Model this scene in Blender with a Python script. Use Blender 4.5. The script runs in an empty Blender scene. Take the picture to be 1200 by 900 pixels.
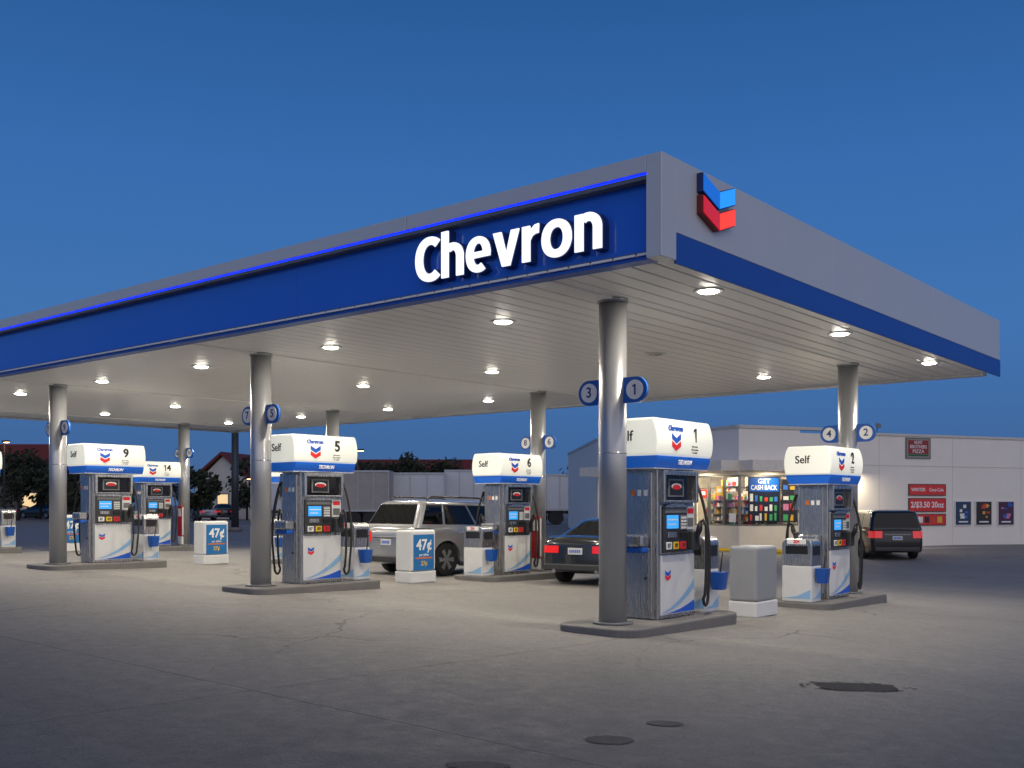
import bpy, bmesh, math, random
from mathutils import Vector, Matrix
random.seed(7)
S = bpy.context.scene
C = S.collection
PI = math.pi
R = math.radians
CX, SX = 0.7690, 0.6390
def pw(px, d):
    lat = (px-600)/1200*d
    return (CX*lat-SX*d, SX*lat+CX*d)
def cw(lat, d):
    return (CX*lat-SX*d, SX*lat+CX*d)
def cl(v, a, b): return max(a, min(b, v))
def g(x, y):
    a = .015*cl(-7.5-x, -8, 30)
    b = -.022*cl(y-11, -10, 21)+.02*cl(y-32, 0, 14)
    return a+b

# ------------------------------------------------------------ materials
def mat(name, col, rough=.5, metal=0, var=.12, scale=6, bump=0, emit=0, ecol=None, coat=0, alpha=None, rvar=.1, spec=.5, stretch=None):
    m = bpy.data.materials.new(name); m.use_nodes = True
    nt = m.node_tree; b = nt.nodes['Principled BSDF']
    b.inputs['Metallic'].default_value = metal
    b.inputs['Roughness'].default_value = rough
    b.inputs['Specular IOR Level'].default_value = spec
    if coat: b.inputs['Coat Weight'].default_value = coat; b.inputs['Coat Roughness'].default_value = .06
    tc = nt.nodes.new('ShaderNodeTexCoord')
    src = tc.outputs['Object']
    if stretch:
        mp = nt.nodes.new('ShaderNodeMapping'); mp.inputs['Scale'].default_value = stretch
        nt.links.new(src, mp.inputs['Vector']); src = mp.outputs[0]
    n = nt.nodes.new('ShaderNodeTexNoise'); n.inputs['Scale'].default_value = scale; n.inputs['Detail'].default_value = 6
    nt.links.new(src, n.inputs['Vector'])
    mx = nt.nodes.new('ShaderNodeMix'); mx.data_type = 'RGBA'
    mx.inputs[6].default_value = (*[c*(1-var) for c in col], 1)
    mx.inputs[7].default_value = (*[min(1, c*(1+var)) for c in col], 1)
    nt.links.new(n.outputs['Fac'], mx.inputs[0]); nt.links.new(mx.outputs[2], b.inputs['Base Color'])
    mr = nt.nodes.new('ShaderNodeMapRange'); mr.inputs[3].default_value = max(.02, rough-rvar); mr.inputs[4].default_value = min(1, rough+rvar)
    nt.links.new(n.outputs['Fac'], mr.inputs[0]); nt.links.new(mr.outputs[0], b.inputs['Roughness'])
    if bump:
        n2 = nt.nodes.new('ShaderNodeTexNoise'); n2.inputs['Scale'].default_value = scale*8; n2.inputs['Detail'].default_value = 4
        nt.links.new(tc.outputs['Object'], n2.inputs['Vector'])
        bp = nt.nodes.new('ShaderNodeBump'); bp.inputs['Strength'].default_value = bump; bp.inputs['Distance'].default_value = .02
        nt.links.new(n2.outputs['Fac'], bp.inputs['Height']); nt.links.new(bp.outputs[0], b.inputs['Normal'])
    if emit:
        b.inputs['Emission Color'].default_value = (*(ecol or col), 1); b.inputs['Emission Strength'].default_value = emit
    return m

def ground_mat():
    m = bpy.data.materials.new('concrete_ground'); m.use_nodes = True
    nt = m.node_tree; N = nt.nodes; Lk = nt.links.new; b = N['Principled BSDF']
    tc = N.new('ShaderNodeTexCoord')
    def noise(s, d=6, r=.6):
        n = N.new('ShaderNodeTexNoise'); n.inputs['Scale'].default_value = s; n.inputs['Detail'].default_value = d; n.inputs['Roughness'].default_value = r
        Lk(tc.outputs['Object'], n.inputs['Vector']); return n.outputs['Fac']
    def mr(v, a, b_, c, d_):
        q = N.new('ShaderNodeMapRange'); q.inputs[1].default_value = a; q.inputs[2].default_value = b_; q.inputs[3].default_value = c; q.inputs[4].default_value = d_
        Lk(v, q.inputs[0]); return q.outputs[0]
    def math_(op, a, b_):
        q = N.new('ShaderNodeMath'); q.operation = op
        for i, v in enumerate((a, b_)):
            if isinstance(v, (int, float)): q.inputs[i].default_value = v
            else: Lk(v, q.inputs[i])
        return q.outputs[0]
    def mix(f, a, b_, bt='MIX'):
        q = N.new('ShaderNodeMix'); q.data_type = 'RGBA'; q.blend_type = bt
        if isinstance(f, (int, float)): q.inputs[0].default_value = f
        else: Lk(f, q.inputs[0])
        for i, v in ((6, a), (7, b_)):
            if isinstance(v, tuple): q.inputs[i].default_value = (*v, 1)
            else: Lk(v, q.inputs[i])
        return q.outputs[2]
    c = mix(mr(noise(.35), .35, .65, 0, 1), (.265, .255, .24), (.315, .305, .29))
    c = mix(mr(noise(1.7), .42, .72, 0, .26), c, (.19, .183, .175))
    c = mix(mr(noise(14, 4), .35, .7, 0, .34), c, (.19, .183, .175))
    c = mix(mr(noise(90, 2), .3, .7, 0, .5), c, (.14, .135, .13))
    c = mix(mr(noise(2.3, 3), .64, .74, 0, .34), c, (.12, .115, .11))
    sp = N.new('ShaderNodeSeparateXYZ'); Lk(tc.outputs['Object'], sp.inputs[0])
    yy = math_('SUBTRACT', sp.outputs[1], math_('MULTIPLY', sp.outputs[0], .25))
    c = mix(mr(yy, 5.5, 14.0, .76, 0), c, (.072, .073, .077))  # falloff of the canopy light painted in: colour darkens towards the foreground
    c = mix(mr(noise(30, 6, .75), .5, .64, 0, .42), c, (.06, .058, .057))
    c = mix(mr(noise(55, 3, .7), .56, .66, 0, .25), c, (.34, .33, .31))
    def joint(v, p, off, w):
        q = math_('PINGPONG', math_('ADD', math_('ADD', v, off), mr(noise(3), 0, 1, -.03, .03)), p/2)
        return mr(q, w*.4, w, 1, 0)
    j = math_('MAXIMUM', joint(sp.outputs[0], 6.2, .8, .022), joint(sp.outputs[1], 6.2, 1.1, .022))
    c = mix(math_('MULTIPLY', j, .35), c, (.05, .05, .05))
    v = N.new('ShaderNodeTexVoronoi'); v.feature = 'DISTANCE_TO_EDGE'; v.inputs['Scale'].default_value = .28
    wv = N.new('ShaderNodeVectorMath'); wv.operation = 'ADD'
    nn = N.new('ShaderNodeTexNoise'); nn.inputs['Scale'].default_value = 1.1; nn.inputs['Detail'].default_value = 5
    Lk(tc.outputs['Object'], nn.inputs['Vector']); Lk(tc.outputs['Object'], wv.inputs[0]); Lk(nn.outputs['Color'], wv.inputs[1])
    Lk(wv.outputs[0], v.inputs['Vector'])
    cr = math_('MULTIPLY', mr(v.outputs['Distance'], .002, .008, 1, 0), mr(noise(.22, 2), .48, .6, 0, .6))
    c = mix(cr, c, (.04, .04, .04))
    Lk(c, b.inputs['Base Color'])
    Lk(mr(noise(6), .3, .7, .6, .8), b.inputs['Roughness'])
    b.inputs['Specular IOR Level'].default_value = .3
    bp = N.new('ShaderNodeBump'); bp.inputs['Strength'].default_value = .45; bp.inputs['Distance'].default_value = .01
    h = math_('SUBTRACT', noise(40, 5), math_('MAXIMUM', cr, j)); Lk(h, bp.inputs['Height']); Lk(bp.outputs[0], b.inputs['Normal'])
    return m

steel = mat('brushed_steel', (.50, .50, .50), .27, .92, .06, 4, 0, rvar=.04, stretch=(20, 20, .6))
colmat = mat('silver_paint', (.40, .41, .43), .32, .55, .05, 3, 0, rvar=.05)
fgrey = mat('fascia_grey', (.62, .63, .64), .35, .1, .03, 1.5)
fblue = mat('fascia_blue', (.02, .13, .70), .16, .0, .03, .6, coat=.5, rvar=.03)
fband = mat('fascia_band_blue', (.010, .085, .44), .45, .0, .06, 1)
white = mat('white_paint', (.72, .72, .70), .4, 0, .06, 8)
dirtyw = mat('white_panel', (.66, .67, .67), .4, 0, .06, 6)
sof = mat('soffit_white', (.88, .87, .84), .34, .0, .02, .4, rvar=.03)
groove = mat('soffit_groove', (.16, .16, .15), .6, 0, .05, 2)
black = mat('black_plastic', (.012, .012, .014), .35, 0, .2, 10)
rub = mat('rubber', (.015, .015, .015), .6, 0, .2, 12)
dark = mat('dark_grey', (.045, .047, .05), .4, .2, .2, 10)
midg = mat('mid_grey', (.16, .165, .17), .45, .2, .15, 10)
bluep = mat('blue_plastic', (.01, .10, .45), .35, 0, .1, 10)
navy = mat('navy', (.006, .03, .16), .4, 0, .1, 10)
redp = mat('red_paint', (.50, .012, .015), .4, 0, .12, 8)
yel = mat('yellow_paint', (.75, .48, .02), .5, 0, .15, 8)
conc = mat('island_concrete', (.16, .155, .15), .75, 0, .25, 5, .3)
lens_m = mat('lit_lens', (.60, .60, .55), .35, 0, .02, 2, emit=.48, ecol=(.92, .92, .80))
bandlit = mat('lit_blue_band', (.01, .09, .42), .3, 0, .03, 2, emit=.35, ecol=(.01, .12, .55))
inkm = mat('ink', (.02, .02, .025), .5)
inkw = mat('white_ink', (.8, .8, .8), .5)
inkb = mat('blue_ink', (.008, .08, .45), .5, emit=.15, ecol=(.008, .08, .50))
inkr = mat('red_ink', (.6, .01, .015), .5, emit=.2, ecol=(.6, .01, .015))
letm = mat('letter_face', (.9, .9, .9), .4, 0, .0, 2, emit=1.0, ecol=(1, 1, 1))
ledm = mat('led_blue', (.02, .1, .9), .4, 0, 0, 2, emit=16, ecol=(.0004, .006, 1))
logob = mat('logo_blue', (.02, .25, .75), .3, 0, .05, 3, emit=.95, ecol=(.02, .28, .95))
logobd = mat('logo_blue_shade', (.01, .12, .5), .3, 0, .05, 3, emit=.7, ecol=(.01, .15, .65))
logor = mat('logo_red', (.8, .03, .02), .3, 0, .05, 3, emit=1.0, ecol=(.95, .05, .02))
logord = mat('logo_red_shade', (.5, .01, .02), .3, 0, .05, 3, emit=.7, ecol=(.6, .012, .02))
dkred = mat('dark_red', (.18, .008, .01), .4)
lampm = mat('lamp_lens', (.9, .9, .85), .3, 0, 0, 2, emit=55, ecol=(1, .93, .80))
lampoff = mat('lamp_lens_off', (.5, .5, .48), .25, 0, .05, 4)
lcd = mat('lcd', (.02, .2, .5), .2, 0, .1, 30, emit=.9, ecol=(.05, .35, .85))
glass = mat('dark_glass', (.004, .005, .006), .04, 0, .1, 3, spec=.4, rvar=.01)
screen = mat('black_screen', (.006, .006, .008), .12, 0, .1, 3)
tail = mat('tail_lamp', (.65, .008, .008), .15, 0, .15, 10, coat=1, emit=.45, ecol=(.7, .01, .01))  # glow added to unlit tail lamps so their red shows
hl = mat('head_lamp', (.6, .6, .62), .1, .3, .1, 10, coat=1)
rimm = mat('wheel_rim', (.35, .35, .36), .3, .8, .1, 8)
plate_m = mat('plate', (.6, .6, .58), .4)
orange = mat('orange', (.65, .16, .02), .5)
palebl = mat('pale_blue', (.25, .45, .7), .5)

# ------------------------------------------------------------ mesh builder
_tc = {}
def text_mesh(s, size, extrude, offset, align, space=1.0):
    k = (s, size, extrude, offset, align, space)
    if k in _tc: return _tc[k]
    cu = bpy.data.curves.new('t', 'FONT'); cu.body = s; cu.size = size; cu.extrude = extrude; cu.offset = offset
    cu.align_x = align; cu.align_y = 'CENTER'; cu.resolution_u = 4; cu.space_character = space
    ob = bpy.data.objects.new('t', cu); C.objects.link(ob)
    dg = bpy.context.evaluated_depsgraph_get(); dg.update()
    me = bpy.data.meshes.new_from_object(ob.evaluated_get(dg))
    bpy.data.objects.remove(ob); _tc[k] = me
    return me
FACE = {'+X': (Vector((0, 1, 0)), Vector((1, 0, 0))), '-X': (Vector((0, -1, 0)), Vector((-1, 0, 0))),
        '-Y': (Vector((1, 0, 0)), Vector((0, -1, 0))), '+Y': (Vector((-1, 0, 0)), Vector((0, 1, 0)))}
def fmat(face, pos):
    if isinstance(face, str): tx, n = FACE[face]
    else: tx, n = face
    m = Matrix.Identity(4)
    for i in range(3):
        m[i][0] = tx[i]; m[i][1] = (0, 0, 1)[i]; m[i][2] = n[i]; m[i][3] = pos[i]
    return m
def arc(cx, cy, rx, ry, tx_, ty_, a0, a1, n=26, e=2.15):
    def P(rx, ry, a):
        c_, s_ = math.cos(a), math.sin(a)
        return (cx+rx*math.copysign(abs(c_)**(2/e), c_), cy+ry*math.copysign(abs(s_)**(2/e), s_))
    A = [R(a0+(a1-a0)*k/n) for k in range(n+1)]
    return [P(rx, ry, a) for a in A]+[P(rx-tx_, ry-ty_, a) for a in reversed(A)]
def rc(x0, x1, y0, y1): return [(x0, y0), (x1, y0), (x1, y1), (x0, y1)]
T = .20; H_ = .17
GL = {
 'C': (.72, [arc(.45, .50, .45, .52, .225, .18, 50, 310)]),
 'h': (.64, [rc(0, T, 0, 1.06), arc(.32, .43, .32, .34, T, H_, 0, 125), rc(.64-T, .64, 0, .43)]),
 'e': (.68, [arc(.34, .38, .34, .40, T*.97, .15, 0, 180, 16), arc(.34, .38, .34, .40, T*.97, .165, 180, 303, 16), rc(T*.9, .675, .31, .44)]),
 'v': (.70, [[(0, .76), (.22, .76), (.355, .27), (.49, .76), (.70, .76), (.455, 0), (.245, 0)]]),
 'r': (.42, [rc(0, T, 0, .76), [(.17, .40), (.17, .57), (.24, .69), (.33, .76), (.43, .775), (.42, .58), (.34, .575), (.26, .54), (.20, .45)]]),
 'o': (.74, [arc(.37, .38, .37, .40, T, .165, 0, 180, 18), arc(.37, .38, .37, .40, T, .165, 180, 360, 18)]),
 'n': (.64, [rc(0, T, 0, .76), arc(.32, .43, .32, .34, T, H_, 0, 125), rc(.64-T, .64, 0, .43)]),
 '1': (.46, [rc(.20, .20+.17, 0, 1.0), [(.0, .74), (.0, .88), (.14, .94), (.24, 1.0), (.24, .84), (.12, .77)]]),
}
class MB:
    def __init__(s): s.bm = bmesh.new()
    def box(s, x0, x1, y0, y1, z0, z1):
        v = [s.bm.verts.new(p) for p in ((x0, y0, z0), (x1, y0, z0), (x1, y1, z0), (x0, y1, z0), (x0, y0, z1), (x1, y0, z1), (x1, y1, z1), (x0, y1, z1))]
        for f in ((3, 2, 1, 0), (4, 5, 6, 7), (0, 1, 5, 4), (1, 2, 6, 5), (2, 3, 7, 6), (3, 0, 4, 7)): s.bm.faces.new([v[i] for i in f])
        return s
    def prism(s, pts, m, d0, d1):
        a = [s.bm.verts.new(m @ Vector((p[0], p[1], d0))) for p in pts]
        b = [s.bm.verts.new(m @ Vector((p[0], p[1], d1))) for p in pts]
        n = len(pts)
        s.bm.faces.new(b); s.bm.faces.new(a[::-1])
        for i in range(n): s.bm.faces.new((a[i], a[(i+1) % n], b[(i+1) % n], b[i]))
        return s
    def word(s, txt, cap, face, pos, d, width=None, gap=.085, grow=0):
        W = sum(GL[c][0] for c in txt)+gap*(len(txt)-1); k = cap; kx = (width/W) if width else cap
        m = fmat(face, pos); x = -W/2; q = 0
        for c in txt:
            for poly in GL[c][1]:
                P = [((x+p[0])*kx, (p[1]-.5)*k) for p in poly]
                if grow:
                    n = len(P); ar = sum(P[i][0]*P[(i+1) % n][1]-P[(i+1) % n][0]*P[i][1] for i in range(n)); sg = 1 if ar > 0 else -1; Q = []
                    for i in range(n):
                        a = Vector(P[i-1]); b_ = Vector(P[i]); c_ = Vector(P[(i+1) % n])
                        e1 = (b_-a); e2 = (c_-b_)
                        if e1.length < 1e-6 or e2.length < 1e-6: Q.append(P[i]); continue
                        e1.normalize(); e2.normalize(); nn = Vector((e1.y+e2.y, -e1.x-e2.x))*sg
                        if nn.length < 1e-6: Q.append(P[i]); continue
                        nn.normalize(); Q.append((b_.x+nn.x*grow, b_.y+nn.y*grow))
                    P = Q
                s.prism(P, m, 0, d+q*.0004); q = (q+1) % 5
            x += GL[c][0]+gap
        return s
    def num(s, txt, size, face, pos, ex=.003, off=.005):
        tx = FACE[face][0]; ws = [.40*size if c == '1' else .58*size for c in txt]; x = -sum(ws)/2
        for c, w in zip(txt, ws):
            p = Vector(pos)+tx*(x+w/2)
            if c == '1': s.word('1', size*.72, face, p, ex)
            else: s.text(c, size, face, p, ex, off)
            x += w
        return s
    def cyl(s, p0, p1, r0, r1=None, seg=24, cap=True):
        r1 = r0 if r1 is None else r1
        p0 = Vector(p0); p1 = Vector(p1); q = (p1-p0).to_track_quat('Z', 'Y').to_matrix()
        A, B = [], []
        for i in range(seg):
            a = 2*PI*i/seg; u = q @ Vector((math.cos(a), math.sin(a), 0))
            A.append(s.bm.verts.new(p0+u*r0)); B.append(s.bm.verts.new(p1+u*r1))
        for i in range(seg):
            f = s.bm.faces.new((A[i], A[(i+1) % seg], B[(i+1) % seg], B[i])); f.smooth = True
        if cap: s.bm.faces.new(A[::-1]); s.bm.faces.new(B)
        return s
    def tube(s, pts, r, seg=8):
        pts = [Vector(p) for p in pts]; prev = None; rings = []
        for i, p in enumerate(pts):
            t = (pts[min(i+1, len(pts)-1)]-pts[max(i-1, 0)]).normalized()
            if prev is None: u = t.orthogonal().normalized()
            else: u = (prev-t*prev.dot(t)).normalized()
            prev = u; w = t.cross(u)
            rr = r[i] if isinstance(r, list) else r
            rings.append([s.bm.verts.new(p+(u*math.cos(2*PI*k/seg)+w*math.sin(2*PI*k/seg))*rr) for k in range(seg)])
        for a, b in zip(rings, rings[1:]):
            for k in range(seg):
                f = s.bm.faces.new((a[k], a[(k+1) % seg], b[(k+1) % seg], b[k])); f.smooth = True
        s.bm.faces.new(rings[0][::-1]); s.bm.faces.new(rings[-1])
        return s
    def text(s, t, size, face, pos, extrude=.002, offset=0, align='CENTER', width=None, space=1.0, shear=0):
        me = text_mesh(t, size, extrude, offset, align, space)
        if not len(me.vertices): return s
        xs = [v.co.x for v in me.vertices]; k = 1
        if width: k = width/(max(xs)-min(xs))
        c0 = (max(xs)+min(xs))/2 if align == 'CENTER' else 0
        m = fmat(face, pos)
        n0 = len(s.bm.verts); s.bm.from_mesh(me); s.bm.verts.ensure_lookup_table()
        for v in s.bm.verts[n0:]:
            c = v.co; v.co = m @ Vector(((c.x-c0)*k+c.y*shear, c.y, c.z))
        return s
    def loft(s, rings, close=True, cap0=True, cap1=True, smooth=True):
        V = [[s.bm.verts.new(p) for p in r] for r in rings]; n = len(V[0])
        for a, b in zip(V, V[1:]):
            for k in range(n if close else n-1):
                f = s.bm.faces.new((a[k], a[(k+1) % n], b[(k+1) % n], b[k])); f.smooth = smooth
        if cap0: s.bm.faces.new(V[0][::-1])
        if cap1: s.bm.faces.new(V[-1])
        return s
    def build(s, name, m, parent=None, bevel=0, sharp=None, seg=2):
        bmesh.ops.recalc_face_normals(s.bm, faces=s.bm.faces)
        me = bpy.data.meshes.new(name); s.bm.to_mesh(me); s.bm.free()
        me.materials.append(m)
        if sharp is not None:
            for p in me.polygons: p.use_smooth = True
            me.set_sharp_from_angle(angle=R(sharp))
        o = bpy.data.objects.new(name, me); C.objects.link(o)
        if parent: o.parent = parent
        if bevel:
            b = o.modifiers.new('b', 'BEVEL'); b.width = bevel; b.segments = seg; b.limit_method = 'ANGLE'; b.angle_limit = R(40)
        return o
def tag(o, label, cat, group=None):
    o['label'] = label; o['category'] = cat
    if group: o['group'] = group
    return o
def struct(o): o['kind'] = 'structure'; return o
def thing(name, label, cat, loc=(0, 0, 0), rz=0, group=None):
    o = bpy.data.objects.new(name, None); C.objects.link(o); o.location = loc; o.rotation_euler = (0, 0, rz); o.empty_display_size = .2
    return tag(o, label, cat, group)
def copy_tree(o, parent=None):
    c = o.copy(); C.objects.link(c); c.parent = parent
    for ch in list(o.children): copy_tree(ch, c)
    return c
def chev(w, h, up=True):
    dip = .26*w; t = h
    L = [(-w/2, 0), (0, -dip), (0, -dip-t), (-w/2, -t)]
    Rr = [(0, -dip), (w/2, 0), (w/2, -t), (0, -dip-t)]
    return L, Rr

# ------------------------------------------------------------ ground
xs = [-900, -500, -300, -200, -140, -100, -80]+list(range(-64, 25, 1))+[30, 45, 70, 120, 250, 500, 900]
ys = [-300, -100, -40, -20]+list(range(-12, 62, 1))+[70, 85, 110, 150, 220, 350, 600, 1000]
bm = bmesh.new()
G = [[bm.verts.new((x, y, g(x, y))) for y in ys] for x in xs]
for i in range(len(xs)-1):
    for j in range(len(ys)-1):
        f = bm.faces.new((G[i][j], G[i+1][j], G[i+1][j+1], G[i][j+1])); f.smooth = True
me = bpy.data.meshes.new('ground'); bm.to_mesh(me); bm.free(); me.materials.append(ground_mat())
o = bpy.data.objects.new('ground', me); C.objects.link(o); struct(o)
patch_m = mat('patch_asphalt', (.055, .053, .052), .9, 0, .9, 26, 1.0)
cover_m = mat('cover_iron', (.078, .076, .075), .75, .0, .5, 16, 1.0)
def gp(px, py):
    d = 1200*1.5/(py-591)
    for _ in range(4):
        x, y = pw(px, d); d = 1200*(1.65-g(x, y))/(py-591)
    return pw(px, d)
rp = random.Random(5)
for kk, (px, py, rx, ry) in enumerate(((1003, 805, .42, .26), (714, 867, .17, .13), (779, 848, .14, .10), (560, 897, .20, .10))):
    x, y = gp(px, py); b = MB()
    def blob(cx_, cy_, ax_, ay_, n, lo, h=0, sq=2):
        pts = []
        for k in range(n):
            a = 2*PI*k/n; q = rp.uniform(lo, 1.03)
            c_, s_ = math.cos(a), math.sin(a)
            lx, ld = cx_+ax_*q*math.copysign(abs(c_)**(2/sq), c_), cy_+ay_*q*math.copysign(abs(s_)**(2/sq), s_)
            X, Y = x+CX*lx-SX*ld, y+SX*lx+CX*ld; pts.append(b.bm.verts.new((X, Y, g(X, Y)+.005+h)))
        b.bm.faces.new(pts)
    if kk == 0:
        blob(0, 0, rx*.9, ry*.9, 56, .86, 0, 4)
        for q in range(50):
            a = rp.uniform(0, 2*PI); rr_ = rp.uniform(.95, 1.25)
            s_ = rp.uniform(.01, .03)
            blob(rx*rr_*math.cos(a), ry*rr_*math.sin(a)*.9, s_*1.3, s_*.8, 9, .5, .0002+q*.00010)
        struct(b.build('pavement_patch', patch_m))
    else:
        blob(0, 0, rx, ry, 34, .90)
        struct(b.build('pavement_patch', cover_m))

# ------------------------------------------------------------ islands and columns
NX = [-7.5, -14.95, -22.3, -29.7]
YC = (11.07, 18.95)
def rrect(x0, x1, y0, y1, r, n=6):
    P = []
    for cx, cy, a0 in ((x1-r, y1-r, 0), (x0+r, y1-r, 90), (x0+r, y0+r, 180), (x1-r, y0+r, 270)):
        for k in range(n+1):
            a = R(a0+90*k/n); P.append((cx+r*math.cos(a), cy+r*math.sin(a)))
    return P
I4 = Matrix.Identity(4)
CEIL = 4.305
pnum = [[1, 5, 9, 13], [2, 6, 10, 14]]
def islz(i, row):
    return g(NX[i], 12.2 if row == 0 else 17.9)+.13
for i, x in enumerate(NX):
    for row in (0, 1):
        n = pnum[row][i]; z = islz(i, row)
        y0, y1 = ((10.55, 13.5) if row == 0 else (16.55, 19.5))
        b = MB(); b.prism(rrect(x-.6, x+.62, y0, y1, .28), I4, z-.5, z)
        t = thing('pump_island', 'raised concrete island carrying the pump numbered %d' % n, 'pump island', (0, 0, 0), 0, 'raised islands under the canopy')
        b.build('kerb', conc, t, .02)
        yc = YC[row]
        t = thing('canopy_column', 'round silver canopy column on the island of pump %d' % n, 'column', (x, yc, z), 0, 'round columns holding up the canopy')
        MB().cyl((0, 0, 0), (0, 0, CEIL-z+.02), .18, seg=40).build('shaft', colmat, t)
        MB().cyl((0, 0, 0), (0, 0, .03), .26, seg=40).build('base_plate', midg, t)
        MB().cyl((0, 0, CEIL-z-.05), (0, 0, CEIL-z+.01), .20, seg=40).build('collar', colmat, t)
        MB().cyl((0, 0, 2.2), (0, 0, 2.215), .183, seg=40).build('strap', steel, t)
        if n in (6, 14):
            rw = MB().box(-.02, .22, -.22, -.15, .30, 1.28).build('red_panel', redp, t, .01)
            MB().box(.02, .18, -.226, -.221, .95, 1.2).build('panel_label', inkw, rw)
            MB().box(-.02, .22, -.22, -.15, .04, .298).build('white_panel', dirtyw, t, .01)
            MB().box(.221, .226, -.21, -.16, .34, 1.24).build('panel_edge', dirtyw, rw)
        s = thing('number_sign', 'blue lane plate with numbers %d and %d in circles on a column' % (n+2, n), 'sign', (x, yc, z+3.01), 0, 'lane number plates on the columns')
        b = MB(); b.prism([(p[0], p[1]) for p in rrect(-.53, .53, -.165, .165, .16, 8)], fmat('-Y', (0, 0, 0)), -.02, .02)
        b.build('plate', bluep, s)
        for sx, nn in ((-1, n+2), (1, n)):
            MB().cyl((sx*.355, -.022, 0), (sx*.355, -.034, 0), .125, seg=32).build('disc', inkw, s)
            b = MB(); b.num(str(nn), .19, '-Y', (sx*.355, -.0345, 0), .003, .003)
            b.build('numeral', navy, s)

# ------------------------------------------------------------ canopy
CX0, CX1, CY0, CY1 = -31.6, -5.64, 9.23, 22.2
ZB, ZT = 4.25, 5.34
HB = .18
cp = thing('fuel_canopy', 'huge flat forecourt canopy with grey and glowing blue fascia and white ribbed ceiling', 'canopy', (0, 0, 0))
b = MB(); x = CX0+.1
while x < CX1-.12:
    b.box(x, x+.275, CY0+.08, CY1-.1, CEIL, CEIL+.03); x += .30
b.build('ceiling', sof, cp, .006)
MB().box(CX0+.1, CX1-.1, CY0+.1, CY1-.1, CEIL+.04, CEIL+.045).build('ceiling_backing', groove, cp)
for x in NX:
    MB().box(x-.11, x+.11, CY0+.12, CY1-.12, CEIL-.025, CEIL-.002).build('beam_cover', sof, cp)
MB().box(CX0+.02, CX1-.02, CY0+.02, CY1-.02, ZT-.25, ZT-.2).build('roof_deck', midg, cp)
rec = .15
b = MB()
x = CX1-.205
while x > CX0+.3:
    x2 = max(CX0+.2, x-3.0); b.box(x2+.006, x, CY0+rec, CY0+rec+.05, ZB+.035, ZT-.10); x = x2
b.build('blue_panel', fblue, cp, .004)
b = MB()
b.box(CX1-.19, CX1, CY0, CY0+.3, ZB, ZT)
b.build('corner_post', fgrey, cp, .006)
b = MB(); x = CX1-.192
while x > CX0+.3:
    x2 = max(CX0, x-3.6); b.box(x2+.008, x, CY0, CY0+.3, ZT-HB, ZT); x = x2
b.build('head_band', fgrey, cp, .006)
MB().box(CX0, CX1-.195, CY0+.06, CY0+.25, ZB, ZB+.03).build('bottom_trim', fband, cp)
MB().box(CX0+.2, CX1-.22, CY0+.055, CY0+.095, ZT-HB-.016, ZT-HB-.002).build('light_strip', ledm, cp)
b = MB(); y = CY0+.302
while y < CY1-.1:
    y2 = min(CY1, y+4.2); b.box(CX1-.25, CX1, y, y2-.005, ZB+.30, ZT); y = y2
b.build('side_fascia', fgrey, cp, .003)
MB().box(CX1-.03, CX1-.004, CY0+.302, CY1, ZB-.03, ZB+.298).build('side_band', fband, cp, .003)
MB().box(CX1-.14, CX1-.032, CY0+.302, CY1-.26, CEIL+.002, CEIL+.03).build('ceiling_edge', sof, cp)
MB().box(CX0, CX1-.26, CY1-.25, CY1, ZB, ZT).build('rear_fascia', fgrey, cp)
MB().box(CX0-.05, CX0-.002, CY0, CY1, ZB, ZT).build('end_fascia', fgrey, cp)
tx_c = (-9.28-6.41)/2
MB().word('Chevron', .54, '-Y', (tx_c, CY0+.03, 4.728), .02, width=2.87).build('lettering', letm, cp)
MB().word('Chevron', .54, '-Y', (tx_c, CY0+.148, 4.728), .112, width=2.87, grow=.011).build('lettering_return', navy, cp)
# emblem : two stacked V boxes
ey, ez = 10.33, 5.285
hw_, dip, t_ = .37, .13, .205
for zz, a, c, nm in ((0, logobd, logob, 'upper_emblem'), (-.240, logord, logor, 'lower_emblem')):
    V_ = [(-hw_, 0), (0, -dip), (hw_, 0), (hw_, -t_), (0, -dip-t_), (-hw_, -t_)]
    em = MB().prism(V_, fmat('+X', (CX1, ey, ez+zz)), .002, .075).build(nm, navy if nm[0] == 'u' else dkred, cp)
    k = .965
    for poly, mm in (([(-hw_*k, -.012), (-.003, -dip-.008), (-.003, -dip-t_+.012), (-hw_*k, -t_+.008)], a), ([(.003, -dip-.008), (hw_*k, -.012), (hw_*k, -t_+.008), (.003, -dip-t_+.012)], c)):
        MB().prism(poly, fmat('+X', (CX1+.076, ey, ez+zz)), 0, .012).build('emblem_face', mm, em)
def area(name, loc, rot, e, col, shape='DISK', size=.3, sy=None, spread=None):
    l = bpy.data.lights.new(name, 'AREA'); l.energy = e; l.color = col; l.shape = shape; l.size = size
    if sy: l.size_y = sy
    if spread: l.spread = spread
    o = bpy.data.objects.new(name, l); C.objects.link(o); o.location = loc; o.rotation_euler = rot
    return o

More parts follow.
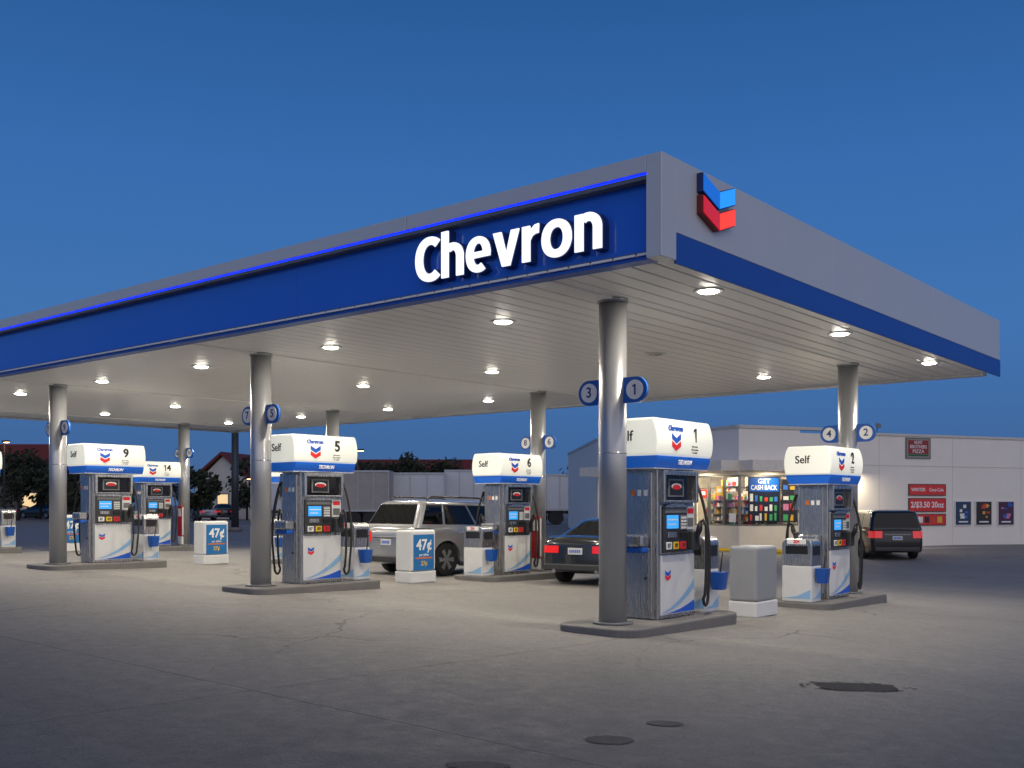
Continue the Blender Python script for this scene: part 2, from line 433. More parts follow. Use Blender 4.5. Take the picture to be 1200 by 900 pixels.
# downlights
LX = [-6.26, -9.6, -13.4, -17.2, -20.9, -24.7, -28.4]
LY = [11.35, 15.5, 19.75]
ordr = ['first', 'second', 'third', 'fourth', 'fifth', 'sixth', 'seventh']
rown = ['front', 'middle', 'back']
hous = MB().cyl((0, 0, 0), (0, 0, -.012), .19, .165, seg=32).build('housing', white)
dome = MB(); rings = []
for k in range(5):
    a = k/4*PI/2; rings.append([(math.cos(2*PI*q/24)*.125*math.cos(a*.95), math.sin(2*PI*q/24)*.125*math.cos(a*.95), -.012-.024*math.sin(a)) for q in range(24)])
dome.loft(rings); dl = dome.build('lens', lampm)
for i, x in enumerate(LX):
    for j, y in enumerate(LY):
        off = (i == 1 and j == 1)
        lab = ('unlit round downlight in the middle row of the canopy ceiling' if off else
               'glowing round downlight in the %s row of the canopy ceiling, %s from the right end' % (rown[j], ordr[i]))
        t = thing('canopy_light', lab, 'ceiling light', (x, y, CEIL-.002), 0, 'round downlights in the canopy ceiling')
        a = hous.copy(); C.objects.link(a); a.parent = t
        c = dl.copy(); C.objects.link(c); c.parent = t
        if off:
            c.data = dl.data.copy(); c.data.materials[0] = lampoff
        else:
            area('downlight_lamp', (x, y, CEIL-.045), (0, 0, 0), 80, (1, .89, .73), 'DISK', .16)
bpy.data.objects.remove(hous); bpy.data.objects.remove(dl)

# ------------------------------------------------------------ fuel pump
def make_pump():
    t = thing('fuel_pump', 'x', 'fuel pump', (0, 0, 0))
    b = MB(); b.box(-.27, .27, -.475, .475, 0, 2.03)
    b.build('cabinet', steel, t, .015)
    MB().box(-.20, .20, -.52, -.476, .1, 1.98).build('end_panel', steel, t, .01)
    MB().box(-.20, .20, .476, .52, .1, 1.98).build('end_panel', steel, t, .01)
    MB().box(-.17, .17, -.535, -.521, .16, .96).build('access_door', steel, t, .006)
    MB().cyl((.12, -.536, .56), (.12, -.55, .56), .018, seg=12).build('lock', black, t)
    for f, sx in (('+X', 1), ('-X', -1)):
        def X(a, c): return (a, c) if sx > 0 else (-c, -a)
        def bx(b, xa, xb, ya, yb, za, zb): b.box(*X(xa, xb), *X(ya, yb), za, zb)
        b = MB(); bx(b, .272, .30, -.44, .44, .06, .86); lp = b.build('lower_door', dirtyw, t, .008)
        m = fmat(f, (sx*.302, 0, 0)); b = MB(); P = []
        for k in range(13):
            u = k/12; P.append((-.43+.86*u, .10+.30*u*u))
        for k in range(12, -1, -1):
            u = k/12; P.append((-.43+.86*u, .10+.42*u*u+.03*math.sin(u*PI)))
        P2 = [(-.43, .075), (.43, .075), (.43, .22)]+[(-.43+.86*k/12, .075+.15*(k/12)**2) for k in range(11, 0, -1)]
        b.prism(P2, m, 0, .002); b.build('wave_stripe', inkb, lp)
        b = MB(); b.prism(P, m, .001, .003); b.build('pale_stripe', palebl, lp)
        for zz, mm in ((.66, inkb), (.60, inkr)):
            b = MB(); Lf, Rt = chev(.14, .045)
            for poly in (Lf, Rt): b.prism(poly, fmat(f, (sx*.302, -sx*.27, zz)), 0, .003)
            b.build('small_emblem', mm, lp)
        b = MB(); bx(b, .272, .305, -.455, .215, .885, 1.535); b.build('panel_surround', steel, t, .012)
        b = MB(); bx(b, .306, .335, -.43, .19, .90, 1.52); el = b.build('control_panel', dark, t, .012)
        # arched cover over the screen
        b = MB(); b.prism([(-.42, 1.505)]+[(-.12+.30*math.cos(R(180-k*18)), 1.505+.05*math.sin(R(k*18))) for k in range(11)]+[(.18, 1.505)], fmat(f, (sx*.306, 0, 0)), 0, .05); b.build('screen_visor', steel, t)
        b = MB(); bx(b, .336, .342, -.40, .16, 1.43, 1.49); b.build('panel_label', midg, el)
        b = MB(); bx(b, .336, .345, -.36, -.06, 1.22, 1.40); b.build('display', lcd, el, .004)
        b = MB(); bx(b, .346, .3475, -.34, -.08, 1.33, 1.348); b.build('display_text', inkw, el)
        b = MB(); bx(b, .346, .3475, -.33, -.14, 1.27, 1.285); b.build('display_text', inkw, el)
        b = MB(); bx(b, .336, .352, -.02, .14, 1.20, 1.40); kp = b.build('keypad', midg, el, .004)
        b = MB()
        for q in range(4):
            for w in range(3): bx(b, .353, .360, -.008+w*.048, .028+w*.048, 1.215+q*.045, 1.245+q*.045)
        b.build('keys', dirtyw, kp)
        b = MB(); bx(b, .336, .365, -.02, .14, 1.10, 1.17); b.build('card_reader', black, el, .006)
        b = MB(); bx(b, .336, .355, -.34, -.12, 1.10, 1.17); b.build('receipt_slot', steel, el, .006)
        for q, mm in enumerate((inkw, yel, inkr)):
            b = MB(); bx(b, .336, .350, -.38+q*.185, -.24+q*.185, .94, 1.04); bt = b.build('grade_button', mm, el, .006)
            b = MB().text(('87', '89', '93')[q], .08, f, (sx*.352, sx*(-.31+q*.185), .99), .001, .002); b.build('grade_number', inkm, bt)
        b = MB()
        bx(b, .272, .36, -.455, -.40, 1.57, 2.0); bx(b, .272, .36, .40, .455, 1.57, 2.0); bx(b, .272, .36, -.399, .399, 1.94, 2.0); bx(b, .272, .36, -.399, .399, 1.57, 1.60)
        up = b.build('upper_hood', steel, t, .008)
        b = MB(); bx(b, .272, .280, -.40, .40, 1.60, 1.94); sc = b.build('media_screen', screen, up)
        m = fmat(f, (sx*.282, -sx*.05, 1.77))
        b = MB(); b.prism([(-.20, -.12), (.20, -.12), (.20, .12), (-.20, .12)], m, 0, .02); b.build('media_frame', midg, sc)
        b = MB(); b.prism([(-.17, -.10), (.17, -.10), (.17, .10), (-.17, .10)], m, .021, .022); b.build('media_picture', black, sc)
        b = MB(); b.prism([(math.cos(a*PI/12)*.13, math.sin(a*PI/12)*.045+.02) for a in range(24)], m, .023, .024); b.build('media_picture_arc', dirtyw, sc)
        b = MB(); b.prism([(math.cos(a*PI/12)*.11, math.sin(a*PI/12)*.035+.008) for a in range(24)], m, .0245, .025); b.build('media_picture_centre', redp, sc)
        b = MB(); bx(b, .272, .40, .235, .43, .92, 1.18); b.build('nozzle_holster', dark, t, .02)
        b = MB(); bx(b, .272, .30, .225, .44, 1.2, 1.52); ip = b.build('instruction_plate', dirtyw, t, .004)
        b = MB(); bx(b, .3015, .303, .25, .41, 1.42, 1.49); b.build('instruction_stripe', inkr, ip)
        b = MB(); bx(b, .3015, .303, .25, .41, 1.24, 1.36); b.build('instruction_print', midg, ip)
        yy = sx*.33
        MB().tube([(sx*.37, yy, .95), (sx*.39, yy, 1.08), (sx*.44, yy, 1.20), (sx*.46, yy, 1.30)], [.018, .035, .045, .03]).build('nozzle', black, t)
        pts = [(sx*.46, yy, 1.30), (sx*.50, yy, 1.33), (sx*.54, yy+sx*.01, 1.25)]
        for k in range(1, 9):
            u = k/8; pts.append((sx*(.54-.02*u), yy+sx*(.01+.03*math.sin(u*3)), 1.25-.95*u))
        for k in range(1, 9):
            a = PI*k/8; pts.append((sx*.50, yy+sx*(.07-.07*math.cos(a)), .30-.15*math.sin(a)))
        for k in range(1, 12):
            u = k/11; pts.append((sx*(.50-.18*u**3), yy+sx*(.14+.06*math.sin(u*PI)), .30+1.55*u))
        MB().tube(pts, .021).build('hose', rub, t)
    td = MB().box(-.17, .19, -.74, -.552, .98, 1.14).build('towel_dispenser', steel, t, .03)
    MB().box(-.165, .185, -.72, -.56, .90, .978).build('wash_bucket', bluep, td, .02)
    for q in range(3):
        MB().box(-.12+q*.1, -.06+q*.1, -.5225, -.521, 1.66, 1.74).build('notice_sticker', (orange, inkw, inkw)[q], t)
    def prof(z0, z1, w0, wm, w1, n=10):
        P = []
        for k in range(n+1):
            u = k/n; P.append(((w0+(w1-w0)*u)+(wm-(w0+w1)/2)*4*u*(1-u), z0+(z1-z0)*u))
        return P+[(-p[0], p[1]) for p in reversed(P)]
    hb = MB().prism(prof(2.03, 2.19, .35, .395, .41), fmat('-Y', (0, 0, 0)), -.70, .70).build('header_band', bandlit, t, .006)
    ln = MB().prism(prof(2.192, 2.69, .405, .435, .365), fmat('-Y', (0, 0, 0)), -.74, .74).build('header_lens', lens_m, t, .03, seg=3)
    MB().box(-.36, .36, -.71, .71, 2.018, 2.029).build('header_tray', dirtyw, t)
    for f, sx in (('+X', 1), ('-X', -1)):
        for zz, mm in ((2.49, inkb), (2.395, inkr)):
            b = MB(); Lf, Rt = chev(.23, .075)
            for poly in (Lf, Rt): b.prism(poly, fmat(f, (sx*.424, -sx*.27, zz)), 0, .014)
            b.build('emblem', mm, ln)
        MB().word('Chevron', .072, f, (sx*.418, -sx*.27, 2.56), .012).build('brand_lettering', inkb, ln)
        MB().text('TECHRON', .085, f, (sx*.405, sx*.0, 2.11), .003, .003, width=.36, shear=.45).build('band_lettering', inkw, hb)
        b = MB()
        for q in range(3): b.text(('Self service', 'Pay at pump', 'or inside')[q], .036, f, (sx*.436, sx*.22, 2.335-q*.042), .002)
        b.build('small_print', inkm, ln)
    for f, sy in (('-Y', -1), ('+Y', 1)):
        MB().text('Self', .19, f, (sy*.08, sy*.742, 2.45), .002, .003).build('self_lettering', inkm, ln)
    return t
pump0 = make_pump()
plab = {1: 'nearest and largest pump, white lit header numbered 1, beside the thick front column',
        2: 'pump numbered 2 at the right end of the canopy, standing before the shop front',
        5: 'pump numbered 5 behind the second front column, left of the silver suv',
        6: 'pump numbered 6 in the back row, right of the silver suv',
        9: 'pump numbered 9 behind the third front column from the right',
        10: 'pump in the back row mostly hidden behind pump number 5',
        13: 'pump cut off by the left edge of the photo',
        14: 'small distant pump numbered 14 in the back row at left'}
for row in (1, 0):
    for i in range(3, -1, -1):
        n = pnum[row][i]
        p = copy_tree(pump0)
        p.location = (NX[i], 12.21 if row == 0 else 17.84, islz(i, row))
        p['label'] = plab[n]; p['group'] = 'fuel pumps on the islands'
        ln = [c for c in p.children if c.name.startswith('header_lens')][0]
        for f, sx, nn in (('+X', 1, n), ('-X', -1, n+2)):
            MB().num(str(nn), .27, f, (sx*.431, sx*.24, 2.49), .006, .008).build('numeral', inkm, ln)
for c in list(pump0.children_recursive): bpy.data.objects.remove(c)
bpy.data.objects.remove(pump0)

# ------------------------------------------------------------ washer / waste units on the islands
def make_unit():
    t = thing('service_bin', 'x', 'service bin', (0, 0, 0))
    MB().box(-.27, .27, -.2, .2, 0, .62).build('cabinet', dirtyw, t, .02)
    P = [(-.27, .622), (.27, .622), (.27, .95)]
    for k in range(9):
        a = PI/2*k/8; P.append((.17+.10*math.cos(a), .98+.10*math.sin(a)))
    for k in range(9):
        a = PI/2+PI/2*k/8; P.append((-.17+.10*math.cos(a), .98+.10*math.sin(a)))
    P.append((-.27, .95))
    hd = MB().prism(P, fmat('-Y', (0, 0, 0)), -.2, .2).build('hood', steel, t, .012)
    MB().box(-.20, .20, -.206, -.201, .82, .96).build('opening', black, hd, .003)
    MB().box(.271, .277, -.14, .14, .80, .96).build('side_opening', black, hd, .003)
    for f, px_, py_ in (('-Y', 0, -.202), ('+X', .272, 0)):
        b = MB(); m = fmat(f, (px_, py_, 0)); b.prism([(-.25 if f == '-Y' else -.18, .06), (.25 if f == '-Y' else .18, .06), (.25 if f == '-Y' else .18, .22), (0, .10)], m, 0, .002)
        b.build('wave_stripe', palebl, t)
    b = MB().prism([(-.17, .99), (.17, .99), (.17, 1.075), (-.17, 1.075)], fmat('-Y', (0, -.203, 0)), 0, .004); st = b.build('price_sticker', inkw, t)
    MB().text('20\u00a2', .08, '-Y', (0, -.209, 1.033), .001, .003).build('sticker_lettering', inkr, st)
    rings = []
    for z, w in ((.33, .075), (.36, .085), (.56, .10), (.58, .105)):
        rings.append([(.39+p[0], p[1]-.02, z) for p in rrect(-w, w, -w*1.1, w*1.1, .03, 3)])
    bk = MB().loft(rings).build('squeegee_bucket', bluep, t, 0, 40)
    MB().tube([(.39, 0, .5), (.42, .03, .86)], .011).build('squeegee_handle', black, bk)
    MB().box(.278, .33, -.06, .02, .45, .52).build('bucket_bracket', midg, t)
    return t
u0 = make_unit()
for row in (0, 1):
    for i in range(4):
        n = pnum[row][i]
        p = copy_tree(u0); p['label'] = 'white and steel washer and waste unit beside pump number %d' % n; p['group'] = 'washer units on the islands'
        p.location = (NX[i]+.02, 13.18 if row == 0 else 16.83, islz(i, row))
for c in list(u0.children_recursive): bpy.data.objects.remove(c)
bpy.data.objects.remove(u0)

# ------------------------------------------------------------ free standing trash pillars
greybin = mat('bin_grey', (.36, .37, .38), .4, .3, .06, 5)
def make_tbin(shellm):
    t = thing('trash_bin', 'x', 'trash bin', (0, 0, 0))
    MB().box(-.24, .24, -.37, .37, 0, .24).build('base', dirtyw, t, .02)
    MB().box(-.235, .235, -.365, .365, .242, 1.09).build('shell', shellm, t, .05, seg=4)
    return t
poster_blue = mat('poster_blue', (.02, .16, .42), .35, 0, .15, 3)
tA = make_tbin(greybin); tB = make_tbin(dirtyw)
for i in range(4):
    x, y = (NX[i]+(.15 if i == 0 else -.3), 14.75 if i == 0 else 15.2)
    p = copy_tree(tA if i == 0 else tB); p.location = (x, y, g(x, y))
    p['label'] = ['plain grey trash bin standing in the gap between pumps 1 and 2', 'white bin with blue 47 cent poster left of pump 6, before the silver suv',
                  'white bin with blue poster between pump 14 and pump 5', 'trash bin in the farthest gap between islands'][i]
    p['group'] = 'trash bins between the islands'
    if i:
        po = MB().box(.237, .244, -.30, .30, .26, 1.0).build('poster', poster_blue, p)
        MB().text('47\u00a2', .31, '+X', (.246, 0, .78), .001, .008).build('poster_lettering', inkw, po)
        MB().box(.2445, .246, -.25, .25, .50, .53).build('poster_stripe', orange, po)
        MB().text('27\u00a2', .13, '+X', (.246, 0, .40), .001, .003).build('poster_small_lettering', yel, po)
        MB().text('per gallon', .07, '+X', (.246, 0, .58), .001, .001).build('poster_caption', inkw, po)
for t0 in (tA, tB):
    for c in list(t0.children_recursive): bpy.data.objects.remove(c)
    bpy.data.objects.remove(t0)

# ------------------------------------------------------------ vehicles
def interp(L, y):
    if y <= L[0][0]: return L[0][1]
    for a, b in zip(L, L[1:]):
        if y <= b[0]:
            u = (y-a[0])/(b[0]-a[0]); u = u*u*(3-2*u)*.5+u*.5
            return a[1]+(b[1]-a[1])*u
    return L[-1][1]
def make_car(name, label, cat, kind, paint, simple=False):
    t = thing(name, label, cat)
    tp = .12
    if kind == 'suv':
        L, W, H = 4.85, 1.92, 1.76; belt = 1.12; wr = .375
        top = [(-L/2, .96), (-L/2+.04, 1.07), (-L/2+.12, 1.12), (.8, 1.12), (1.1, 1.11), (2.1, 1.01), (2.3, .92), (L/2, .72)]
        gh = dict(y0=(-L/2+.10, -L/2+.44), y1=(1.25, .45), wb=.88, wt=.70); splits = ((0, .21), (.235, .555), (.58, 1))
        fa, ra = 1.50, -1.40
    elif kind == 'van':
        L, W, H = 4.9, 1.94, 1.74; belt = 1.06; wr = .35
        top = [(-L/2, .92), (-L/2+.04, 1.01), (-L/2+.12, 1.06), (1.1, 1.06), (1.5, 1.02), (2.1, .88), (2.3, .78), (L/2, .6)]
        gh = dict(y0=(-L/2+.08, -L/2+.32), y1=(1.65, .75), wb=.90, wt=.75); splits = ((0, .27), (.29, .62), (.64, 1))
        fa, ra = 1.55, -1.42
    else:
        L, W, H = 4.75, 1.83, 1.46; belt = .95; wr = .33; tp = .17
        top = [(-L/2, .84), (-L/2+.03, .93), (-L/2+.10, .99), (-L/2+.22, 1.03), (-L/2+.7, 1.03), (-1, .97), (.9, .95), (1.1, .93), (2.05, .80), (2.25, .70), (L/2, .58)]
        gh = dict(y0=(-2.0, -.95), y1=(1.25, .25), wb=.80, wt=.56); splits = ((0, .42), (.45, 1))
        fa, ra = 1.45, -1.35
    ar = wr+.06
    Y = set()
    k = -L/2
    while k < L/2: Y.add(round(k, 3)); k += .12
    Y.add(L/2)
    for c in (fa, ra):
        for q in range(-12, 13): Y.add(round(c+ar*math.sin(q/12*PI/2), 3))
    for e in (.015, .03, .06, .10): Y.add(-L/2+e); Y.add(L/2-e)
    Y = sorted(Y); rings = []
    def fyf(y):
        e = abs(2*y/L); return 1-tp*e**6-.08*cl((e-.965)/.035, 0, 1)**2
    for y in Y:
        zt = interp(top, y)
        zb = .24+.10*cl((abs(y)-(L/2-.35))/.35, 0, 1)
        for c in (fa, ra):
            if abs(y-c) < ar: zb = max(zb, wr+math.sqrt(max(0, ar*ar-(y-c)**2)))
        fy = fyf(y)
        half = []
        for u in (0, .12, .3, .5, .7, .85, .94, 1.0):
            z = zb+(zt-zb)*u
            zz = (z-.24)/(belt-.24)
            fx = .955+.045*math.sin(cl(zz, 0, 1)*PI*.85+.25)
            if u > .86: fx -= (u-.86)*(.55 if kind == 'sedan' else .4)
            half.append((W/2*fy*fx, z))
        half.append((W/2*fy*.5, zt+.018))
        ring = [(-p[0], y, p[1]) for p in half]+[(0, y, zt+.025)]+[(p[0], y, p[1]) for p in reversed(half)]
        rings.append(ring)
    MB().loft(rings).build('body', paint, t, 0, 42)
    rr = .16 if kind != 'sedan' else .26
    def G_(tt):
        return (gh['y0'][0]+(gh['y0'][1]-gh['y0'][0])*tt, gh['y1'][0]+(gh['y1'][1]-gh['y1'][0])*tt, gh['wb']+(gh['wt']-gh['wb'])*tt, belt+(H-belt-.03)*tt)
    rings = []
    for tt, ins in ((-.05, 0), (0, 0), (.3, 0), (.6, 0), (.86, 0), (.92, .02), (.965, .06), (1.0, .13), (1.03, .26), (1.045, .42)):
        y0, y1, w, z = G_(tt)
        rings.append([(p[0], p[1], z) for p in rrect(-w+ins, w-ins, y0+ins*1.5, y1-ins*1.6, min(rr, w-ins-.01), 5)])
    MB().loft(rings, cap0=False).build('roof', paint, t, 0, 40)
    def spt(tt, fr, side, off=.007):
        y0, y1, w, z = G_(tt); return (side*(w+off), y0+rr+(y1-y0-2*rr)*fr, z)
    for side in (-1, 1):
        for a, c in splits:
            b = MB(); q = [spt(.10, a, side), spt(.10, c, side), spt(.84, c, side), spt(.84, a, side)]
            b.bm.faces.new([b.bm.verts.new(p) for p in q]); b.build('side_window', glass, t)
        for yy in ((-.62, .38, 1.2) if kind != 'sedan' else (-.75, .25, 1.15)):
            b = MB(); b.box(min(side*(W/2-.03), side*(W/2+.001)), max(side*(W/2-.03), side*(W/2+.001)), yy-.006, yy+.006, .36, belt-.06); b.build('door_seam', black, t)
        MB().box(min(side*(W/2-.08), side*(W/2-.005)), max(side*(W/2-.08), side*(W/2-.005)), ra+ar, fa-ar, .22, .33).build('sill', dark, t, .02)
    for rear in (1, 0):
        b = MB(); q = []
        for tt, sg in ((.10, -1), (.10, 1), (.84, 1), (.84, -1)):
            y0, y1, w, z = G_(tt); q.append((sg*(w-rr*.75), (y0-.008) if rear else (y1+.008), z))
        b.bm.faces.new([b.bm.verts.new(p) for p in q]); b.build('rear_window' if rear else 'windscreen', glass, t)
    for c in (fa, ra):
        for side in (-1, 1):
            x = side*(W/2-.13)
            b = MB(); rings = []
            for dx, r_ in ((-.11, wr-.05), (-.10, wr-.01), (-.06, wr), (.06, wr), (.10, wr-.01), (.11, wr-.05), (.10, wr*.66)):
                rings.append([(x+side*dx, c+r_*math.cos(2*PI*k/28), wr+r_*math.sin(2*PI*k/28)) for k in range(28)])
            w = b.loft(rings).build('wheel', rub, t, 0, 50)
            b = MB(); b.cyl((x+side*.085, c, wr), (x+side*.105, c, wr), .06, seg=14)
            for k in range(6):
                a = 2*PI*k/6; m = Matrix.Translation((x+side*.103, c, wr)) @ Matrix.Rotation(a, 4, 'X')
                b.prism([(.04, -.03), (wr*.64, -.055), (wr*.64, .055), (.04, .03)], m @ Matrix(((0, 0, 1, 0), (1, 0, 0, 0), (0, 1, 0, 0), (0, 0, 0, 1))), -.012, .004)
            b.build('rim', rimm, w)
    yr = -L/2
    for side in (-1, 1):
        z0_, z1_ = (.68, .83) if kind == 'sedan' else (.76, 1.0)
        inner = .40 if kind == 'sedan' else .52
        xe = W/2*fyf(yr)
        out = [(inner, yr-.02), (xe*.99, yr-.02), (W/2*fyf(yr+.05)+.012, yr+.04), (W/2*fyf(yr+.28)+.012, yr+.28)]
        inn = [(inner, yr+.10), (xe*.8, yr+.10), (W/2*fyf(yr+.05)-.10, yr+.14), (W/2*fyf(yr+.28)-.05, yr+.28)]
        b = MB()
        lo = [b.bm.verts.new((side*p[0], p[1], z0_)) for p in out]; hi = [b.bm.verts.new((side*p[0]*.992, p[1]+.01, z1_)) for p in out]
        li = [b.bm.verts.new((side*p[0], p[1], z0_)) for p in inn]; h2 = [b.bm.verts.new((side*p[0], p[1], z1_)) for p in inn]
        for k in range(3):
            b.bm.faces.new((lo[k], lo[k+1], hi[k+1], hi[k])); b.bm.faces.new((hi[k], hi[k+1], h2[k+1], h2[k])); b.bm.faces.new((lo[k], li[k], li[k+1], lo[k+1])); b.bm.faces.new((li[k], li[k+1], h2[k+1], h2[k]))
        b.bm.faces.new((lo[0], hi[0], h2[0], li[0])); b.bm.faces.new((lo[3], hi[3], h2[3], li[3]))
        b.build('tail_light', tail, t)
        b = MB().box(min(side*.50, side*.80), max(side*.50, side*.80), L/2-.22, L/2-.04, .62 if kind != 'sedan' else .55, .76 if kind != 'sedan' else .66); b.build('headlight', hl, t, .03)
        b = MB().box(min(side*(W/2-.02), side*(W/2+.17)), max(side*(W/2-.02), side*(W/2+.17)), gh['y1'][0]-.55, gh['y1'][0]-.40, belt+.02, belt+.16); b.build('mirror', paint, t, .03)
        for yy in (.30, -.70):
            b = MB().box(min(side*(W/2-.02), side*(W/2+.02)), max(side*(W/2-.02), side*(W/2+.02)), yy-.22, yy-.04, belt-.15, belt-.12); b.build('door_handle', paint, t, .008)
        if kind == 'suv':
            MB().tube([(side*.60, -1.75, H-.02), (side*.62, -1.6, H+.06), (side*.62, 0, H+.06), (side*.60, .2, H-.02)], .022).build('roof_rail', dark, t)
    MB().box(-.76, .76, yr-.025, yr+.12, .30, .45).build('bumper_trim', dark, t, .03)
    pz = .74 if kind != 'sedan' else .70
    pl = MB().box(-.17, .17, yr-.022, yr+.0, pz-.05, pz+.09).build('licence_plate', plate_m, t, .005)
    b = MB()
    for q in range(6): b.box(-.13+q*.045, -.10+q*.045, yr-.0245, yr-.023, pz-.015, pz+.05)
    b.build('plate_characters', inkb, pl)
    if kind != 'sedan':
        MB().box(-.45, .45, yr-.03, yr+.02, pz+.12, pz+.15).build('trim_bar', rimm, t, .008)
    else:
        for s_ in (-.5, .5): MB().cyl((s_, yr-.04, .3), (s_, yr+.1, .3), .035, seg=12).build('exhaust', rimm, t)
    MB().box(-.6, .6, L/2-.09, L/2+.01, .42, .62).build('grille', black, t, .02)
    return t
pwhite = mat('car_silver', (.36, .37, .385), .25, .5, .03, 3, coat=1, rvar=.03)
pdark = mat('car_dark_grey', (.03, .034, .04), .2, .6, .05, 3, coat=1, rvar=.03)
pblack = mat('car_black', (.004, .004, .005), .2, .0, .1, 3, coat=.5, rvar=.03)
c1 = make_car('parked_suv', 'silver suv with black windows standing between pumps 5 and 6', 'suv', 'suv', pwhite)
x, y = -17.15, 18.6; c1.location = (x, y, g(x, y)); c1.rotation_euler = (R(-1.2), 0, R(-1))
c2 = make_car('parked_car', 'dark grey sedan seen from behind, just left of the nearest column', 'car', 'sedan', pdark)
x, y = -13.15, 19.8; c2.location = (x, y, g(x, y)); c2.rotation_euler = (R(-1.2), 0, R(9))
c3 = make_car('parked_minivan', 'black minivan parked with its rear towards us by the shop wall', 'minivan', 'van', pblack)
x, y = pw(1027, 38); c3.location = (x, y, g(x, y)-.03); c3.rotation_euler = (0, 0, R(36))
for k, (px, d, rz, col, lab) in enumerate(((27, 105, 70, pwhite, 'distant pale car at far left, left one of a parked pair'), (50, 100, 110, pdark, 'distant dark car at far left, right one of a parked pair'),
                                    (232, 88, 80, pwhite, 'distant pale car seen below the red roofed building'), (262, 92, 60, pblack, 'distant dark car below the red roofed building'))):
    c = copy_tree(c2); x, y = pw(px, d); c.location = (x, y, g(x, y)); c.rotation_euler = (0, 0, R(rz)); c['label'] = lab; c['group'] = 'far parked cars'
    for q in c.children:
        if q.name.startswith(('body', 'roof')) and not q.name.startswith('roof_rail'):
            q.data = q.data.copy(); q.data.materials[0] = col

# ------------------------------------------------------------ shop building
wallm = mat('shop_wall', (.84, .79, .71), .75, 0, .05, 1.2, .1)
wallb = mat('shop_lower_wall', (.66, .60, .50), .75, 0, .1, 2, .2)
capm = mat('shop_parapet_cap', (.60, .57, .53), .5)
jointm = mat('shop_wall_joint', (.66, .62, .56), .8)
pA, pB, pC, pE = cw(3.4, 62), cw(4.0, 47.8), cw(8.8, 39.8), cw(30.0, 48.6)
pF = cw(24, 66)
zb_, zt_ = -.6, 4.62
shop = thing('shop_building', 'long low white convenience store with chamfered corner and lit windows', 'building', (0, 0, 0))
def V2(a): return Vector((a[0], a[1], 0))
def seg_frame(a, b_):
    tx = (V2(b_)-V2(a)).normalized(); n = tx.cross(Vector((0, 0, 1)))
    return (tx, n), (V2(b_)-V2(a)).length
def wallpiece(b, a, b_, u0, u1, z0, z1, d0=-.25, d1=0):
    fr, Ln = seg_frame(a, b_); m = fmat(fr, (a[0], a[1], 0))
    b.prism([(u0*Ln, z0), (u1*Ln, z0), (u1*Ln, z1), (u0*Ln, z1)], m, d0, d1)
def frac_px(a, b_, px):
    r = (px-600)/1200; dx, dy = cw(r, 1.0)
    ax, ay = a; bx, by = b_[0]-a[0], b_[1]-a[1]
    det = bx*(-dy)-by*(-dx); return ((-ax)*(-dy)-(-ay)*(-dx))/det
u1 = frac_px(pB, pC, 812)
zl, zh = .80, 2.80
b = MB()
wallpiece(b, pB, pC, 0, u1, zb_, zt_); wallpiece(b, pB, pC, u1, 1, zh, zt_)
v1 = frac_px(pC, pE, 937)
wallpiece(b, pC, pE, 0, v1, zh, zt_); wallpiece(b, pC, pE, v1, 1, zb_, zt_-.12)
wallpiece(b, pA, pB, 0, 1, zb_, zt_)
b.build('wall', wallm, shop)
b = MB(); wallpiece(b, pB, pC, u1, .999, zb_, zl); wallpiece(b, pC, pE, .001, v1, zb_, zl); b.build('lower_wall', wallb, shop)
b = MB(); wallpiece(b, pC, pE, 0, v1+.12, zt_+.002, zt_+.12, -.3, .05); wallpiece(b, pC, pE, v1+.121, 1, zt_-.118, zt_-.02, -.3, .05); wallpiece(b, pB, pC, 0, 1, zt_+.002, zt_+.12, -.3, .05); wallpiece(b, pA, pB, 0, 1, zt_+.002, zt_+.12, -.3, .05)
b.build('parapet_cap', capm, shop)
b = MB(); bmv = [b.bm.verts.new((p[0], p[1], zt_-.6)) for p in (pA, pB, pC, pE, cw(36, 64), pF)]; b.bm.faces.new(bmv); b.build('roof', midg, shop)
eavem = mat('eave', (.80, .75, .65), .6)
b = MB(); wallpiece(b, pB, pC, -.02, 1.0, 2.95, 3.35, .002, .9); wallpiece(b, pC, pE, 0, v1+.02, 2.95, 3.35, .003, .9)
b.build('eave', eavem, shop)
for k in range(1, 5):
    b = MB(); u = v1+(1-v1)*k/5; wallpiece(b, pC, pE, u-.0006, u+.0006, zb_, zt_-.13, .001, .004); b.build('wall_joint', jointm, shop)
b = MB(); wallpiece(b, pC, pE, v1+.03, 1, 3.25, 3.28, .001, .015); b.build('wall_reveal', jointm, shop)
framem = mat('alu_frame', (.25, .24, .22), .4, .6)
clear = bpy.data.materials.new('clear_glass'); clear.use_nodes = True
nt = clear.node_tree; nt.nodes.clear(); oo = nt.nodes.new('ShaderNodeOutputMaterial'); ms = nt.nodes.new('ShaderNodeMixShader'); tr = nt.nodes.new('ShaderNodeBsdfTransparent'); gl = nt.nodes.new('ShaderNodeBsdfGlossy')
gl.inputs['Roughness'].default_value = .03; ms.inputs[0].default_value = .08
nt.links.new(tr.outputs[0], ms.inputs[1]); nt.links.new(gl.outputs[0], ms.inputs[2]); nt.links.new(ms.outputs[0], oo.inputs[0])
